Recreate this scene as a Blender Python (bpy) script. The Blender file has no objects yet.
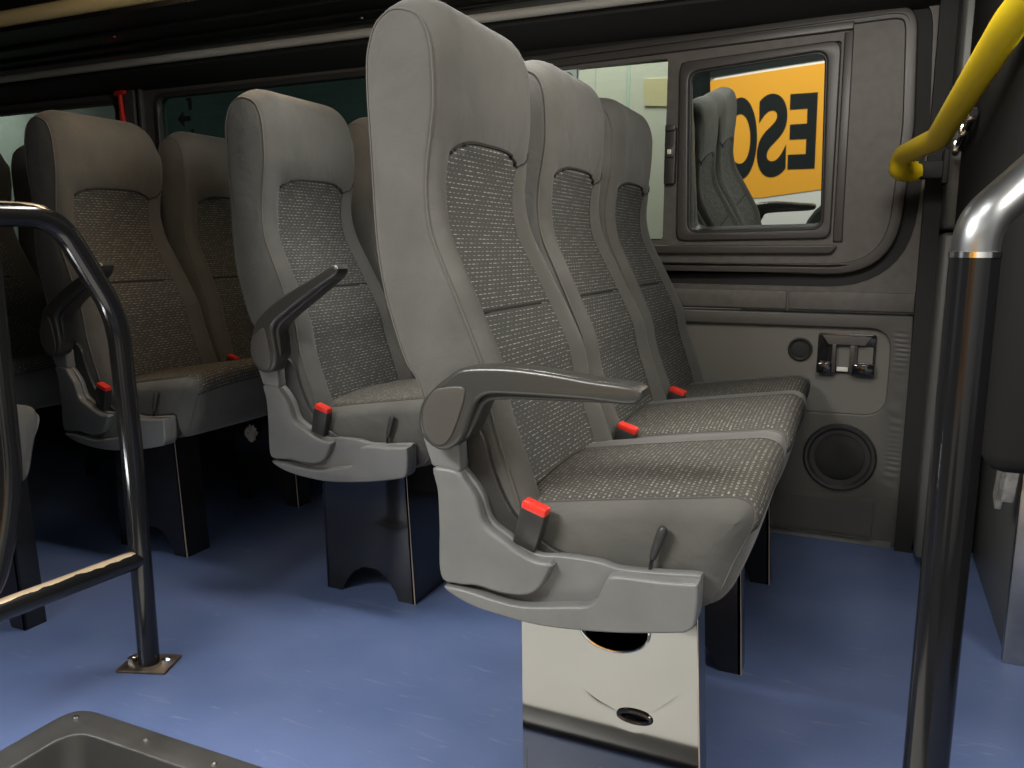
import bpy, bmesh, math, random
from mathutils import Vector, Matrix
C = bpy.context.scene
COL = C.collection
R = math.radians
PI = math.pi

# ---------------------------------------------------------------- camera
cd = bpy.data.cameras.new('camera')
cam = bpy.data.objects.new('camera', cd)
COL.objects.link(cam)
cam.location = (0, 0, 0.82)
cam.rotation_euler = (R(90 - 9.7), 0, R(24))
cd.sensor_width = 36
cd.lens = 36 * 800 / 1024
cd.clip_start = 0.02
C.camera = cam

# ---------------------------------------------------------------- world, light, exposure
w = bpy.data.worlds.new('garage_ambience')
C.world = w
w.use_nodes = True
w.node_tree.nodes['Background'].inputs[0].default_value = (0.66, 0.68, 0.70, 1)
w.node_tree.nodes['Background'].inputs[1].default_value = 0.42
C.view_settings.view_transform = 'Standard'
C.view_settings.look = 'None'
C.view_settings.gamma = 1
C.view_settings.use_curve_mapping = False
C.view_settings.exposure = 0.42


def area(name, loc, target, sx, sy, power, color):
    d = bpy.data.lights.new(name, 'AREA')
    d.shape = 'RECTANGLE'
    d.size, d.size_y = sx, sy
    d.energy = power
    d.color = color
    o = bpy.data.objects.new(name, d)
    COL.objects.link(o)
    o.location = loc
    o.rotation_euler = (Vector(target) - Vector(loc)).to_track_quat('-Z', 'Y').to_euler()
    return o


area('garage_light', (-1.40, -0.65, 2.15), (-0.65, 1.1, 0.4), 1.0, 0.35, 57, (1.0, 0.985, 0.95))
area('bus_fill', (0.0, 0.10, 2.75), (0.0, -1.6, 0.7), 2.0, 0.4, 108, (1.0, 0.97, 0.92))  # added fill that brightens the bus for its reflection in the pane
area('aisle_fill', (-0.86, 1.46, 1.58), (-0.86, 1.36, 0), 0.45, 0.10, 3.8, (1.0, 0.97, 0.93)).data.spread = R(110)  # added fill for the floor and the second row fronts
area('rail_fill', (0.02, 0.47, 1.52), (0.0, 1.0, 0.6), 0.3, 0.08, 1.6, (1.0, 0.97, 0.93))  # added fill to brighten the yellow rail and the post
area('under_seat_fill', (-1.45, 0.51, 0.26), (-1.5, 1.6, 0.05), 0.35, 0.05, 1.5, (0.95, 0.98, 1.0))  # added low fill, lifts the dark floor under the seats
area('saloon_lamp', (-1.50, 1.60, 1.57), (-1.52, 1.80, 0), 0.4, 0.12, 2.9, (1.0, 0.72, 0.46))
area('saloon_lamp_front', (0.05, 1.25, 1.45), (-0.25, 2.2, 0.9), 0.5, 0.14, 5.5, (1.0, 0.95, 0.87))
area('cabin_lamp', (0.75, 0.85, 1.45), (-1.2, 1.5, 0.95), 0.45, 0.30, 10, (1.0, 0.94, 0.86))
area('van_fill', (-0.9, 2.75, 2.6), (-1.2, 3.3, 1.1), 1.0, 0.3, 21, (1.0, 0.99, 0.93))  # added fill so the parked van shows pale through the glass
area('rear_wall_fill', (-6.9, 3.7, 2.0), (-6.7, 4.6, 1.8), 0.8, 0.5, 7, (1.0, 0.97, 0.98)).data.spread = R(90)  # added fill, makes a pale pool on the wall behind the rear window

# ---------------------------------------------------------------- materials
MATS = {}


def pr(name, col, rough=0.5, metal=0.0, spec=0.5, noise=None, bump=None, coat=0.0):
    """principled; noise=(scale, amount, detail) varies the colour, bump=(scale, strength)"""
    m = bpy.data.materials.new(name)
    m.use_nodes = True
    nt = m.node_tree
    b = nt.nodes['Principled BSDF']
    b.inputs['Base Color'].default_value = (*col, 1)
    b.inputs['Roughness'].default_value = rough
    b.inputs['Metallic'].default_value = metal
    b.inputs['Specular IOR Level'].default_value = spec
    b.inputs['Coat Weight'].default_value = coat
    tc = nt.nodes.new('ShaderNodeTexCoord')
    if noise:
        n = nt.nodes.new('ShaderNodeTexNoise')
        n.inputs['Scale'].default_value = noise[0]
        n.inputs['Detail'].default_value = noise[2] if len(noise) > 2 else 3
        nt.links.new(tc.outputs['Object'], n.inputs['Vector'])
        r = nt.nodes.new('ShaderNodeValToRGB')
        a = noise[1]
        r.color_ramp.elements[0].position = 0.3
        r.color_ramp.elements[1].position = 0.7
        r.color_ramp.elements[0].color = (*[c * (1 - a) for c in col], 1)
        r.color_ramp.elements[1].color = (*[min(1, c * (1 + a)) for c in col], 1)
        nt.links.new(n.outputs['Fac'], r.inputs['Fac'])
        nt.links.new(r.outputs['Color'], b.inputs['Base Color'])
    if bump:
        n2 = nt.nodes.new('ShaderNodeTexNoise')
        n2.inputs['Scale'].default_value = bump[0]
        n2.inputs['Detail'].default_value = 3
        nt.links.new(tc.outputs['Object'], n2.inputs['Vector'])
        bp = nt.nodes.new('ShaderNodeBump')
        bp.inputs['Strength'].default_value = bump[1]
        bp.inputs['Distance'].default_value = 0.004
        nt.links.new(n2.outputs['Fac'], bp.inputs['Height'])
        nt.links.new(bp.outputs['Normal'], b.inputs['Normal'])
    MATS[name] = m
    return m


def mth(nt, op, a, b=None, c=None):
    n = nt.nodes.new('ShaderNodeMath')
    n.operation = op
    for i, v in enumerate((a, b, c)):
        if v is None:
            continue
        if isinstance(v, (int, float)):
            n.inputs[i].default_value = v
        else:
            nt.links.new(v, n.inputs[i])
    return n.outputs[0]


def weave(name, base, dash, pu, pv, lu, lv, rough=0.9):
    """dark cloth with short light dashes laid out in offset rows (uv in metres)"""
    m = bpy.data.materials.new(name)
    m.use_nodes = True
    nt = m.node_tree
    b = nt.nodes['Principled BSDF']
    b.inputs['Roughness'].default_value = rough
    b.inputs['Specular IOR Level'].default_value = 0.15
    uv = nt.nodes.new('ShaderNodeUVMap')
    sp = nt.nodes.new('ShaderNodeSeparateXYZ')
    nt.links.new(uv.outputs['UV'], sp.inputs[0])
    v = mth(nt, 'DIVIDE', sp.outputs[1], pv)
    row = mth(nt, 'FLOOR', v)
    wn = nt.nodes.new('ShaderNodeTexWhiteNoise')
    wn.noise_dimensions = '1D'
    nt.links.new(row, wn.inputs['W'])
    off = mth(nt, 'ADD', mth(nt, 'MULTIPLY', row, 0.5), mth(nt, 'MULTIPLY', wn.outputs['Value'], 0.3))
    u = mth(nt, 'ADD', mth(nt, 'DIVIDE', sp.outputs[0], pu), off)
    fu = mth(nt, 'FRACT', u)
    fv = mth(nt, 'FRACT', v)
    mv = mth(nt, 'LESS_THAN', fv, lv)
    wn2 = nt.nodes.new('ShaderNodeTexWhiteNoise')
    wn2.noise_dimensions = '2D'
    cb = nt.nodes.new('ShaderNodeCombineXYZ')
    nt.links.new(mth(nt, 'FLOOR', u), cb.inputs[0])
    nt.links.new(row, cb.inputs[1])
    nt.links.new(cb.outputs[0], wn2.inputs['Vector'])
    mu = mth(nt, 'LESS_THAN', fu, mth(nt, 'MULTIPLY_ADD', wn2.outputs['Value'], lu, lu * 0.55))
    k = mth(nt, 'MULTIPLY_ADD', wn2.outputs['Value'], 0.7, 0.3)
    f = mth(nt, 'MULTIPLY', mth(nt, 'MULTIPLY', mu, mv), k)
    mx = nt.nodes.new('ShaderNodeMix')
    mx.data_type = 'RGBA'
    nt.links.new(f, mx.inputs[0])
    mx.inputs[6].default_value = (*base, 1)
    mx.inputs[7].default_value = (*dash, 1)
    nt.links.new(mx.outputs[2], b.inputs['Base Color'])
    bp = nt.nodes.new('ShaderNodeBump')
    bp.inputs['Strength'].default_value = 0.5
    bp.inputs['Distance'].default_value = 0.002
    nt.links.new(f, bp.inputs['Height'])
    nt.links.new(bp.outputs['Normal'], b.inputs['Normal'])
    MATS[name] = m
    return m


def cloth(name, col):
    m = pr(name, col, 0.95, 0, 0.1, noise=(9, 0.13, 6), bump=(900, 0.25))
    nt = m.node_tree
    b = nt.nodes['Principled BSDF']
    n = nt.nodes.new('ShaderNodeTexNoise')
    n.inputs['Scale'].default_value = 11
    n.inputs['Detail'].default_value = 4
    n.inputs['Distortion'].default_value = 0.6
    tc = [q for q in nt.nodes if q.bl_idname == 'ShaderNodeTexCoord'][0]
    nt.links.new(tc.outputs['Object'], n.inputs['Vector'])
    bp0 = nt.nodes.new('ShaderNodeBump')
    bp0.inputs['Strength'].default_value = 0.35
    bp0.inputs['Distance'].default_value = 0.02
    nt.links.new(n.outputs['Fac'], bp0.inputs['Height'])
    fine = [q for q in nt.nodes if q.bl_idname == 'ShaderNodeBump' and q != bp0][0]
    nt.links.new(bp0.outputs['Normal'], fine.inputs['Normal'])
    b.inputs['Sheen Weight'].default_value = 0.15
    b.inputs['Sheen Roughness'].default_value = 0.5
    return m


def worn(name, col, wear, amount, rough=0.22):
    """black paint, rubbed through to pale primer in noisy patches on the top of the tube"""
    m = bpy.data.materials.new(name)
    m.use_nodes = True
    nt = m.node_tree
    b = nt.nodes['Principled BSDF']
    b.inputs['Roughness'].default_value = rough
    tc = nt.nodes.new('ShaderNodeTexCoord')
    n = nt.nodes.new('ShaderNodeTexNoise')
    n.inputs['Scale'].default_value = 30
    n.inputs['Detail'].default_value = 5
    nt.links.new(tc.outputs['Object'], n.inputs['Vector'])
    sp = nt.nodes.new('ShaderNodeSeparateXYZ')
    nt.links.new(tc.outputs['Normal'], sp.inputs[0])
    h = mth(nt, 'ADD', sp.outputs[2], mth(nt, 'MULTIPLY', n.outputs['Fac'], 0.45))
    f = mth(nt, 'GREATER_THAN', h, amount)
    mx = nt.nodes.new('ShaderNodeMix')
    mx.data_type = 'RGBA'
    nt.links.new(f, mx.inputs[0])
    mx.inputs[6].default_value = (*col, 1)
    mx.inputs[7].default_value = (*wear, 1)
    nt.links.new(mx.outputs[2], b.inputs['Base Color'])
    MATS[name] = m
    return m


cloth('seat_cloth', (0.096, 0.0945, 0.086))
weave('back_weave', (0.074, 0.073, 0.068), (0.35, 0.345, 0.32), 0.0175, 0.0074, 0.50, 0.19)
weave('cushion_weave', (0.066, 0.063, 0.055), (0.225, 0.215, 0.19), 0.0085, 0.0075, 0.42, 0.40)
pr('seam_thread', (0.088, 0.083, 0.074), 0.9)
pr('dark_thread', (0.022, 0.021, 0.019), 0.95)
pr('grey_plastic', (0.142, 0.144, 0.139), 0.42, noise=(14, 0.10, 6), bump=(700, 0.12))
pr('dark_plastic', (0.028, 0.028, 0.027), 0.38, bump=(600, 0.10))
pr('arm_plastic', (0.042, 0.041, 0.037), 0.28, bump=(500, 0.05))
pr('cap_plastic', (0.062, 0.057, 0.050), 0.45, bump=(600, 0.08))
pr('black_gloss', (0.010, 0.010, 0.011), 0.10, coat=0.3)
pr('post_black', (0.009, 0.009, 0.010), 0.14, 0, 0.35)
pr('bracket_metal', (0.36, 0.34, 0.29), 0.4, 0.3, noise=(60, 0.3, 4))
pr('black_matt', (0.008, 0.008, 0.008), 0.7)
pr('black_rubber', (0.012, 0.012, 0.012), 0.45)
pr('red_plastic', (0.70, 0.035, 0.022), 0.35)
pr('polished_dark_steel', (0.235, 0.235, 0.225), 0.07, 1.0, noise=(6, 0.05))  # gloss black leg; metallic tone put in to brighten its reflection
pr('tread_beige', (0.72, 0.71, 0.67), 0.7)
pr('chrome', (0.72, 0.72, 0.70), 0.18, 1.0)
pr('steel', (0.33, 0.34, 0.345), 0.36, 1.0, noise=(20, 0.15, 5))
pr('worn_metal', (0.50, 0.40, 0.30), 0.4, 0.5)
pr('rusty_plate', (0.10, 0.075, 0.055), 0.5, 0.5, noise=(40, 0.6, 5))
pr('yellow_paint', (0.88, 0.64, 0.015), 0.33)
pr('wall_trim', (0.088, 0.081, 0.073), 0.50, noise=(40, 0.14, 6), bump=(260, 0.10))
pr('wall_vinyl', (0.080, 0.077, 0.070), 0.45, bump=(180, 0.12))
pr('frame_plastic', (0.047, 0.044, 0.041), 0.40, bump=(300, 0.05))
pr('pocket_cloth', (0.150, 0.145, 0.128), 0.75, bump=(500, 0.1))
pr('speaker_mesh', (0.022, 0.022, 0.021), 0.6, bump=(900, 0.6))
pr('roof_lining', (0.020, 0.020, 0.020), 0.8)
pr('rack_black', (0.014, 0.014, 0.014), 0.35)
pr('rack_grey', (0.72, 0.70, 0.63), 0.35)
pr('pillar_grey', (0.075, 0.075, 0.072), 0.42)
pr('panel_black', (0.011, 0.011, 0.0105), 0.85, 0, 0.2)
pr('rim_plastic', (0.052, 0.050, 0.047), 0.36, noise=(12, 0.25, 6))
pr('paper_white', (0.75, 0.73, 0.68), 0.9, bump=(90, 1.0))
pr('sticker_teal', (0.10, 0.22, 0.21), 0.5)
pr('sticker_pale', (0.60, 0.72, 0.69), 0.5)
pr('bus_white', (0.80, 0.80, 0.75), 0.5)
pr('bus_orange', (0.86, 0.40, 0.035), 0.5)
pr('bus_yellow', (0.90, 0.80, 0.52), 0.5)
pr('rail_cream', (0.72, 0.55, 0.26), 0.3)
pr('bus_black', (0.012, 0.016, 0.016), 0.4)
pr('garage_wall_green', (0.075, 0.095, 0.090), 0.9, noise=(2, 0.2))
pr('garage_concrete', (0.16, 0.16, 0.155), 0.9, noise=(3, 0.2))
worn('tube_black', (0.010, 0.010, 0.0105), (0.62, 0.50, 0.36), 9.0, 0.14)
worn('tube_worn', (0.010, 0.010, 0.0105), (0.66, 0.52, 0.36), 1.06, 0.14)


def floor_mat():
    m = bpy.data.materials.new('blue_vinyl')
    m.use_nodes = True
    nt = m.node_tree
    b = nt.nodes['Principled BSDF']
    tc = nt.nodes.new('ShaderNodeTexCoord')
    n = nt.nodes.new('ShaderNodeTexNoise')
    n.inputs['Scale'].default_value = 5
    n.inputs['Detail'].default_value = 7
    nt.links.new(tc.outputs['Object'], n.inputs['Vector'])
    r = nt.nodes.new('ShaderNodeValToRGB')
    r.color_ramp.elements[0].position = 0.3
    r.color_ramp.elements[1].position = 0.72
    r.color_ramp.elements[0].color = (0.080, 0.118, 0.240, 1)
    r.color_ramp.elements[1].color = (0.118, 0.160, 0.305, 1)
    nt.links.new(n.outputs['Fac'], r.inputs['Fac'])
    # fine pale scuffs
    mp = nt.nodes.new('ShaderNodeMapping')
    mp.inputs['Scale'].default_value = (9, 60, 1)
    mp.inputs['Rotation'].default_value = (0, 0, 0.7)
    nt.links.new(tc.outputs['Object'], mp.inputs['Vector'])
    n2 = nt.nodes.new('ShaderNodeTexNoise')
    n2.inputs['Scale'].default_value = 1.0
    n2.inputs['Detail'].default_value = 6
    n2.inputs['Distortion'].default_value = 1.5
    nt.links.new(mp.outputs['Vector'], n2.inputs['Vector'])
    r2 = nt.nodes.new('ShaderNodeValToRGB')
    r2.color_ramp.elements[0].position = 0.62
    r2.color_ramp.elements[1].position = 0.80
    r2.color_ramp.elements[0].color = (0, 0, 0, 1)
    r2.color_ramp.elements[1].color = (0.30, 0.30, 0.30, 1)
    nt.links.new(n2.outputs['Fac'], r2.inputs['Fac'])
    mx = nt.nodes.new('ShaderNodeMix')
    mx.data_type = 'RGBA'
    nt.links.new(r2.outputs['Color'], mx.inputs[0])
    nt.links.new(r.outputs['Color'], mx.inputs[6])
    mx.inputs[7].default_value = (0.42, 0.45, 0.55, 1)
    nt.links.new(mx.outputs[2], b.inputs['Base Color'])
    b.inputs['Roughness'].default_value = 0.30
    n3 = nt.nodes.new('ShaderNodeTexNoise')
    n3.inputs['Scale'].default_value = 420
    nt.links.new(tc.outputs['Object'], n3.inputs['Vector'])
    bp = nt.nodes.new('ShaderNodeBump')
    bp.inputs['Strength'].default_value = 0.25
    bp.inputs['Distance'].default_value = 0.002
    nt.links.new(n3.outputs['Fac'], bp.inputs['Height'])
    nt.links.new(bp.outputs['Normal'], b.inputs['Normal'])
    MATS['blue_vinyl'] = m


floor_mat()


def glass(name, tint, refl):
    """tinted bus glass: part mirror, part tinted see-through"""
    m = bpy.data.materials.new(name)
    m.use_nodes = True
    nt = m.node_tree
    nt.nodes.remove(nt.nodes['Principled BSDF'])
    out = nt.nodes['Material Output']
    g = nt.nodes.new('ShaderNodeBsdfGlossy')
    g.inputs['Roughness'].default_value = 0.012
    g.inputs['Color'].default_value = (0.93, 1.0, 0.96, 1)
    t = nt.nodes.new('ShaderNodeBsdfTransparent')
    t.inputs['Color'].default_value = (*tint, 1)
    mx = nt.nodes.new('ShaderNodeMixShader')
    mx.inputs[0].default_value = refl
    nt.links.new(t.outputs[0], mx.inputs[1])
    nt.links.new(g.outputs[0], mx.inputs[2])
    nt.links.new(mx.outputs[0], out.inputs[0])
    MATS[name] = m


glass('tinted_glass', (0.13, 0.17, 0.16), 0.5)
glass('clear_glass', (0.80, 0.84, 0.76), 0.04)
glass('green_glass', (0.40, 0.50, 0.46), 0.025)

# ---------------------------------------------------------------- mesh helpers


def link(name, me, mat=None, parent=None, loc=None, rot=None):
    o = bpy.data.objects.new(name, me)
    COL.objects.link(o)
    if mat and me is not None and not me.materials:
        me.materials.append(MATS[mat])
    if parent:
        o.parent = parent
    if loc is not None:
        o.location = loc
    if rot is not None:
        o.rotation_euler = rot
    return o


def empty(name, loc=(0, 0, 0), rot=(0, 0, 0)):
    o = bpy.data.objects.new(name, None)
    COL.objects.link(o)
    o.empty_display_size = 0.05
    o.location = loc
    o.rotation_euler = rot
    return o


def tag(o, label, cat, group=None, kind=None):
    o['label'] = label
    o['category'] = cat
    if group:
        o['group'] = group
    if kind:
        o['kind'] = kind
    return o


def struct(o):
    o['kind'] = 'structure'
    return o


def finish(bm, name, ang=35, smooth=True):
    bmesh.ops.recalc_face_normals(bm, faces=bm.faces)
    if smooth:
        for f in bm.faces:
            f.smooth = True
        for e in bm.edges:
            if len(e.link_faces) == 2 and e.calc_face_angle(0) > R(ang):
                e.smooth = False
            elif len(e.link_faces) != 2:
                e.smooth = False
    me = bpy.data.meshes.new(name)
    bm.to_mesh(me)
    bm.free()
    return me


def join_mesh(name, *mes):
    bm = bmesh.new()
    for me in mes:
        bm.from_mesh(me)
    out = bpy.data.meshes.new(name)
    bm.to_mesh(out)
    bm.free()
    return out


def xform(me, mat):
    me.transform(mat)
    return me


def box(x0, x1, y0, y1, z0, z1, bev=0.0, seg=2, name='box'):
    bm = bmesh.new()
    bmesh.ops.create_cube(bm, size=1)
    for v in bm.verts:
        v.co = Vector((x0 + (v.co.x + .5) * (x1 - x0), y0 + (v.co.y + .5) * (y1 - y0), z0 + (v.co.z + .5) * (z1 - z0)))
    if bev:
        bmesh.ops.bevel(bm, geom=bm.edges[:], offset=bev, segments=seg, affect='EDGES', profile=0.5)
    return finish(bm, name)


def rpoly(pts, n=6):
    """polygon with rounded corners: pts = (a, b, radius)"""
    out = []
    m = len(pts)
    for i in range(m):
        p = Vector(pts[i][:2])
        r = pts[i][2] if len(pts[i]) > 2 else 0
        a = Vector(pts[i - 1][:2])
        b = Vector(pts[(i + 1) % m][:2])
        if r <= 0:
            out.append(tuple(p))
            continue
        da, db = (a - p), (b - p)
        la, lb = da.length, db.length
        da.normalize()
        db.normalize()
        ang = da.angle(db)
        t = min(r / math.tan(ang / 2), la * .49, lb * .49)
        s, e = p + da * t, p + db * t
        for k in range(n + 1):
            u = k / n
            q = s * (1 - u) ** 2 + p * 2 * u * (1 - u) + e * u * u
            # pull the quadratic towards a true arc
            out.append(tuple(q))
    return out


def rrect(x0, x1, z0, z1, r, n=6):
    return rpoly([(x0, z0, r), (x1, z0, r), (x1, z1, r), (x0, z1, r)], n)


def circ(cx, cz, r, n=32, ry=None):
    ry = ry or r
    return [(cx + r * math.cos(2 * PI * k / n), cz + ry * math.sin(2 * PI * k / n)) for k in range(n)]


def catmull(pts, n, closed=False):
    P = [Vector(p) for p in pts]
    out = []
    m = len(P)
    segs = m if closed else m - 1
    dense = []
    for i in range(segs):
        if closed:
            a, b, c, d = P[i - 1], P[i], P[(i + 1) % m], P[(i + 2) % m]
        else:
            b, c = P[i], P[i + 1]
            a = P[i - 1] if i else b * 2 - c
            d = P[i + 2] if i + 2 < m else c * 2 - b
        for k in range(12):
            t = k / 12
            dense.append(.5 * ((2 * b) + (c - a) * t + (2 * a - 5 * b + 4 * c - d) * t * t + (3 * b - a - 3 * c + d) * t ** 3))
    if not closed:
        dense.append(P[-1])
    else:
        dense.append(dense[0])
    L = [0]
    for i in range(1, len(dense)):
        L.append(L[-1] + (dense[i] - dense[i - 1]).length)
    tot = L[-1]
    cnt = n if closed else n - 1
    j = 0
    for k in range(n):
        s = tot * k / cnt
        while j < len(L) - 2 and L[j + 1] < s:
            j += 1
        u = (s - L[j]) / max(1e-9, L[j + 1] - L[j])
        out.append(dense[j].lerp(dense[j + 1], min(1, u)))
    return out


def prism(outline, y0, y1, bev=0.0, holes=(), seg=2, name='prism'):
    """outline in (x, z), extruded from y0 to y1, rim bevelled, with holes"""
    cu = bpy.data.curves.new('c', 'CURVE')
    cu.dimensions = '2D'
    cu.fill_mode = 'BOTH'
    for pl in [outline, *holes]:
        s = cu.splines.new('POLY')
        s.points.add(len(pl) - 1)
        for p, q in zip(s.points, pl):
            p.co = (q[0], q[1], 0, 1)
        s.use_cyclic_u = True
    h = abs(y1 - y0) / 2
    cu.extrude = max(0, h - bev)
    cu.bevel_depth = bev
    cu.bevel_resolution = seg
    cu.offset = -bev
    o = bpy.data.objects.new('c', cu)
    COL.objects.link(o)
    dg = bpy.context.evaluated_depsgraph_get()
    me0 = bpy.data.meshes.new_from_object(o.evaluated_get(dg))
    bpy.data.objects.remove(o)
    bpy.data.curves.remove(cu)
    bm = bmesh.new()
    bm.from_mesh(me0)
    bpy.data.meshes.remove(me0)
    bmesh.ops.remove_doubles(bm, verts=bm.verts, dist=1e-5)
    yc = (y0 + y1) / 2
    for v in bm.verts:
        v.co = Vector((v.co.x, yc - v.co.z, v.co.y))
    return finish(bm, name, 32)


def fillet(path, r, n=6):
    """round the inner corners of a 3-d polyline"""
    P = [Vector(p) for p in path]
    out = [P[0]]
    for i in range(1, len(P) - 1):
        p, a, b = P[i], P[i - 1], P[i + 1]
        ra = min(r, (a - p).length * .49, (b - p).length * .49)
        s, e = p + (a - p).normalized() * ra, p + (b - p).normalized() * ra
        for k in range(n + 1):
            u = k / n
            out.append(s * (1 - u) ** 2 + p * 2 * u * (1 - u) + e * u * u)
    out.append(P[-1])
    return out


def tube(path, rad, n=16, cap=True, name='tube'):
    P = [Vector(p) for p in path]
    rad = rad if isinstance(rad, (list, tuple)) else [rad] * len(P)
    bm = bmesh.new()
    T = []
    for i in range(len(P)):
        a = P[max(0, i - 1)]
        b = P[min(len(P) - 1, i + 1)]
        T.append((b - a).normalized())
    ref = Vector((0, 0, 1)) if abs(T[0].z) < .9 else Vector((1, 0, 0))
    nrm = (ref - T[0] * ref.dot(T[0])).normalized()
    rings = []
    for i, p in enumerate(P):
        nrm = (nrm - T[i] * nrm.dot(T[i])).normalized()
        bi = T[i].cross(nrm)
        rings.append([bm.verts.new(p + (nrm * math.cos(2 * PI * k / n) + bi * math.sin(2 * PI * k / n)) * rad[i]) for k in range(n)])
    for a, b in zip(rings, rings[1:]):
        for k in range(n):
            bm.faces.new((a[k], a[(k + 1) % n], b[(k + 1) % n], b[k]))
    if cap:
        bm.faces.new(rings[0][::-1])
        bm.faces.new(rings[-1])
    return finish(bm, name, 40)


def lathe(prof, n=32, name='lathe'):
    """prof = (radius, y) swept about the y axis"""
    bm = bmesh.new()
    rings = [[bm.verts.new((r * math.cos(2 * PI * k / n), y, r * math.sin(2 * PI * k / n))) for k in range(n)] for r, y in prof]
    for a, b in zip(rings, rings[1:]):
        for k in range(n):
            bm.faces.new((a[k], a[(k + 1) % n], b[(k + 1) % n], b[k]))
    bm.faces.new(rings[0])
    bm.faces.new(rings[-1][::-1])
    return finish(bm, name, 35)


def extrude_x(section, x0, x1, name='extrusion', bev=0):
    """section in (y, z), extruded along x"""
    me = prism([(y, z) for y, z in section], x0, x1, bev, name=name)
    for v in me.vertices:
        x, y, z = v.co
        v.co = (y, x, z)
    bm = bmesh.new()
    bm.from_mesh(me)
    me2 = finish(bm, name, 32)
    return me2


def sstep(a, b, x):
    t = max(0, min(1, (x - a) / (b - a)))
    return t * t * (3 - 2 * t)


# ---------------------------------------------------------------- seat geometry (local: x forward, y across, z up)
SW = 0.43
BACK = [(-0.375, 0.400), (-0.424, 0.60), (-0.453, 0.652), (-0.479, 0.719), (-0.498, 0.786), (-0.511, 0.868), (-0.516, 0.933),
        (-0.515, 1.004), (-0.514, 1.084), (-0.508, 1.127), (-0.488, 1.162), (-0.453, 1.180), (-0.42, 1.175), (-0.398, 1.158),
        (-0.388, 1.122), (-0.389, 1.075), (-0.394, 1.030), (-0.402, 0.990), (-0.411, 0.950), (-0.415, 0.910), (-0.410, 0.865),
        (-0.399, 0.83), (-0.371, 0.771), (-0.339, 0.702), (-0.315, 0.645), (-0.304, 0.587), (-0.287, 0.53), (-0.265, 0.46), (-0.252, 0.41)]
CUSH = [(-0.36, 0.375), (-0.20, 0.358), (-0.08, 0.342), (-0.02, 0.334), (0.012, 0.340), (0.032, 0.362), (0.048, 0.405), (0.060, 0.440), (0.066, 0.468),
        (0.058, 0.487), (0.034, 0.493), (0.0, 0.488), (-0.10, 0.473), (-0.20, 0.457), (-0.30, 0.440), (-0.36, 0.430)]


def back_off(x, z, v, idx_t, w):
    """how the backrest's padding departs from its side profile; v in 0..1 across"""
    u = min(v, 1 - v) * w
    dx = dz = 0.0
    front = sstep(0.44, 0.52, idx_t)
    torso = 1 - sstep(0.94, 1.02, z)
    low = 1 - sstep(0.44, 0.60, z)
    bol = sstep(0, .028, u) - (1.55 - .55 * sstep(.82, .95, z)) * sstep(.034, .075, u)
    head = sstep(0, .07, u) ** 0.8
    dx += front * (torso * bol * (0.014 + 0.004 * low) + (1 - torso) * head * 0.010)
    # rear of the shell is slightly crowned
    dx -= (1 - sstep(.40, .48, idx_t)) * 0.012 * math.sin(PI * v)
    if z > 1.02:
        k = (z - 1.02) / 0.138
        near = 1 - sstep(0, .060, u)
        dz -= k * (0.016 * near ** 2) - 0.006 * k
        dx += front * -0.012 * near * k
    # the sides draw in a little at the neck
    dy = (0.5 - v) * 2 * (0.034 * sstep(.50, 1.0, z) + 0.006 * math.exp(-((z - .92) / .07) ** 2))
    if z > 1.02 and v > .5:      # outer top corner rolls over
        kk = (z - 1.02) / 0.138
        dz -= kk ** 2 * 0.042 * (1 - sstep(0, .13, u)) ** 2
    return dx, dy, dz


def loft(profile, npf, w, ny, rnd, offs, name, closed_open=True):
    """side profile lofted across the width. Returns bm, grid[iy][ip], arc lengths"""
    pf = catmull(profile, npf)
    # stations across, tight at both ends
    ys = [0, .25 * rnd, rnd]
    ys += [rnd + (w - 2 * rnd) * k / ny for k in range(1, ny)]
    ys += [w - rnd, w - .25 * rnd, w]
    nrm = []
    for i in range(npf):
        a, b = pf[max(0, i - 1)], pf[min(npf - 1, i + 1)]
        t = (b - a).normalized()
        nrm.append(Vector((-t.y, t.x)))
    # orientation: make normals point inwards
    cen = sum(pf, Vector((0, 0))) / npf
    s = sum(1 if n.dot(cen - p) > 0 else -1 for n, p in zip(nrm, pf))
    if s < 0:
        nrm = [-n for n in nrm]
    bm = bmesh.new()
    grid = []
    for y in ys:
        d = min(y, w - y)
        ins = 0
        if d < rnd:
            q = 1 - d / rnd
            ins = rnd * (1 - math.sqrt(max(0, 1 - q * q)))
        row = []
        for i, p in enumerate(pf):
            q = p + nrm[i] * ins
            dx, dy, dz = offs(p.x, p.y, y / w, i / (npf - 1), w)
            row.append(bm.verts.new((q.x + dx, y + dy, q.y + dz)))
        grid.append(row)
    return bm, grid, ys, pf


def make_loft(profile, npf, w, ny, rnd, offs, name):
    bm, g, ys, pf = loft(profile, npf, w, ny, rnd, offs, name)
    for a, b in zip(g, g[1:]):
        for k in range(npf - 1):
            bm.faces.new((a[k], a[k + 1], b[k + 1], b[k]))
        bm.faces.new((a[npf - 1], a[0], b[0], b[npf - 1]))
    bm.faces.new(g[0])
    bm.faces.new(g[-1][::-1])
    return finish(bm, name, 50)


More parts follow.
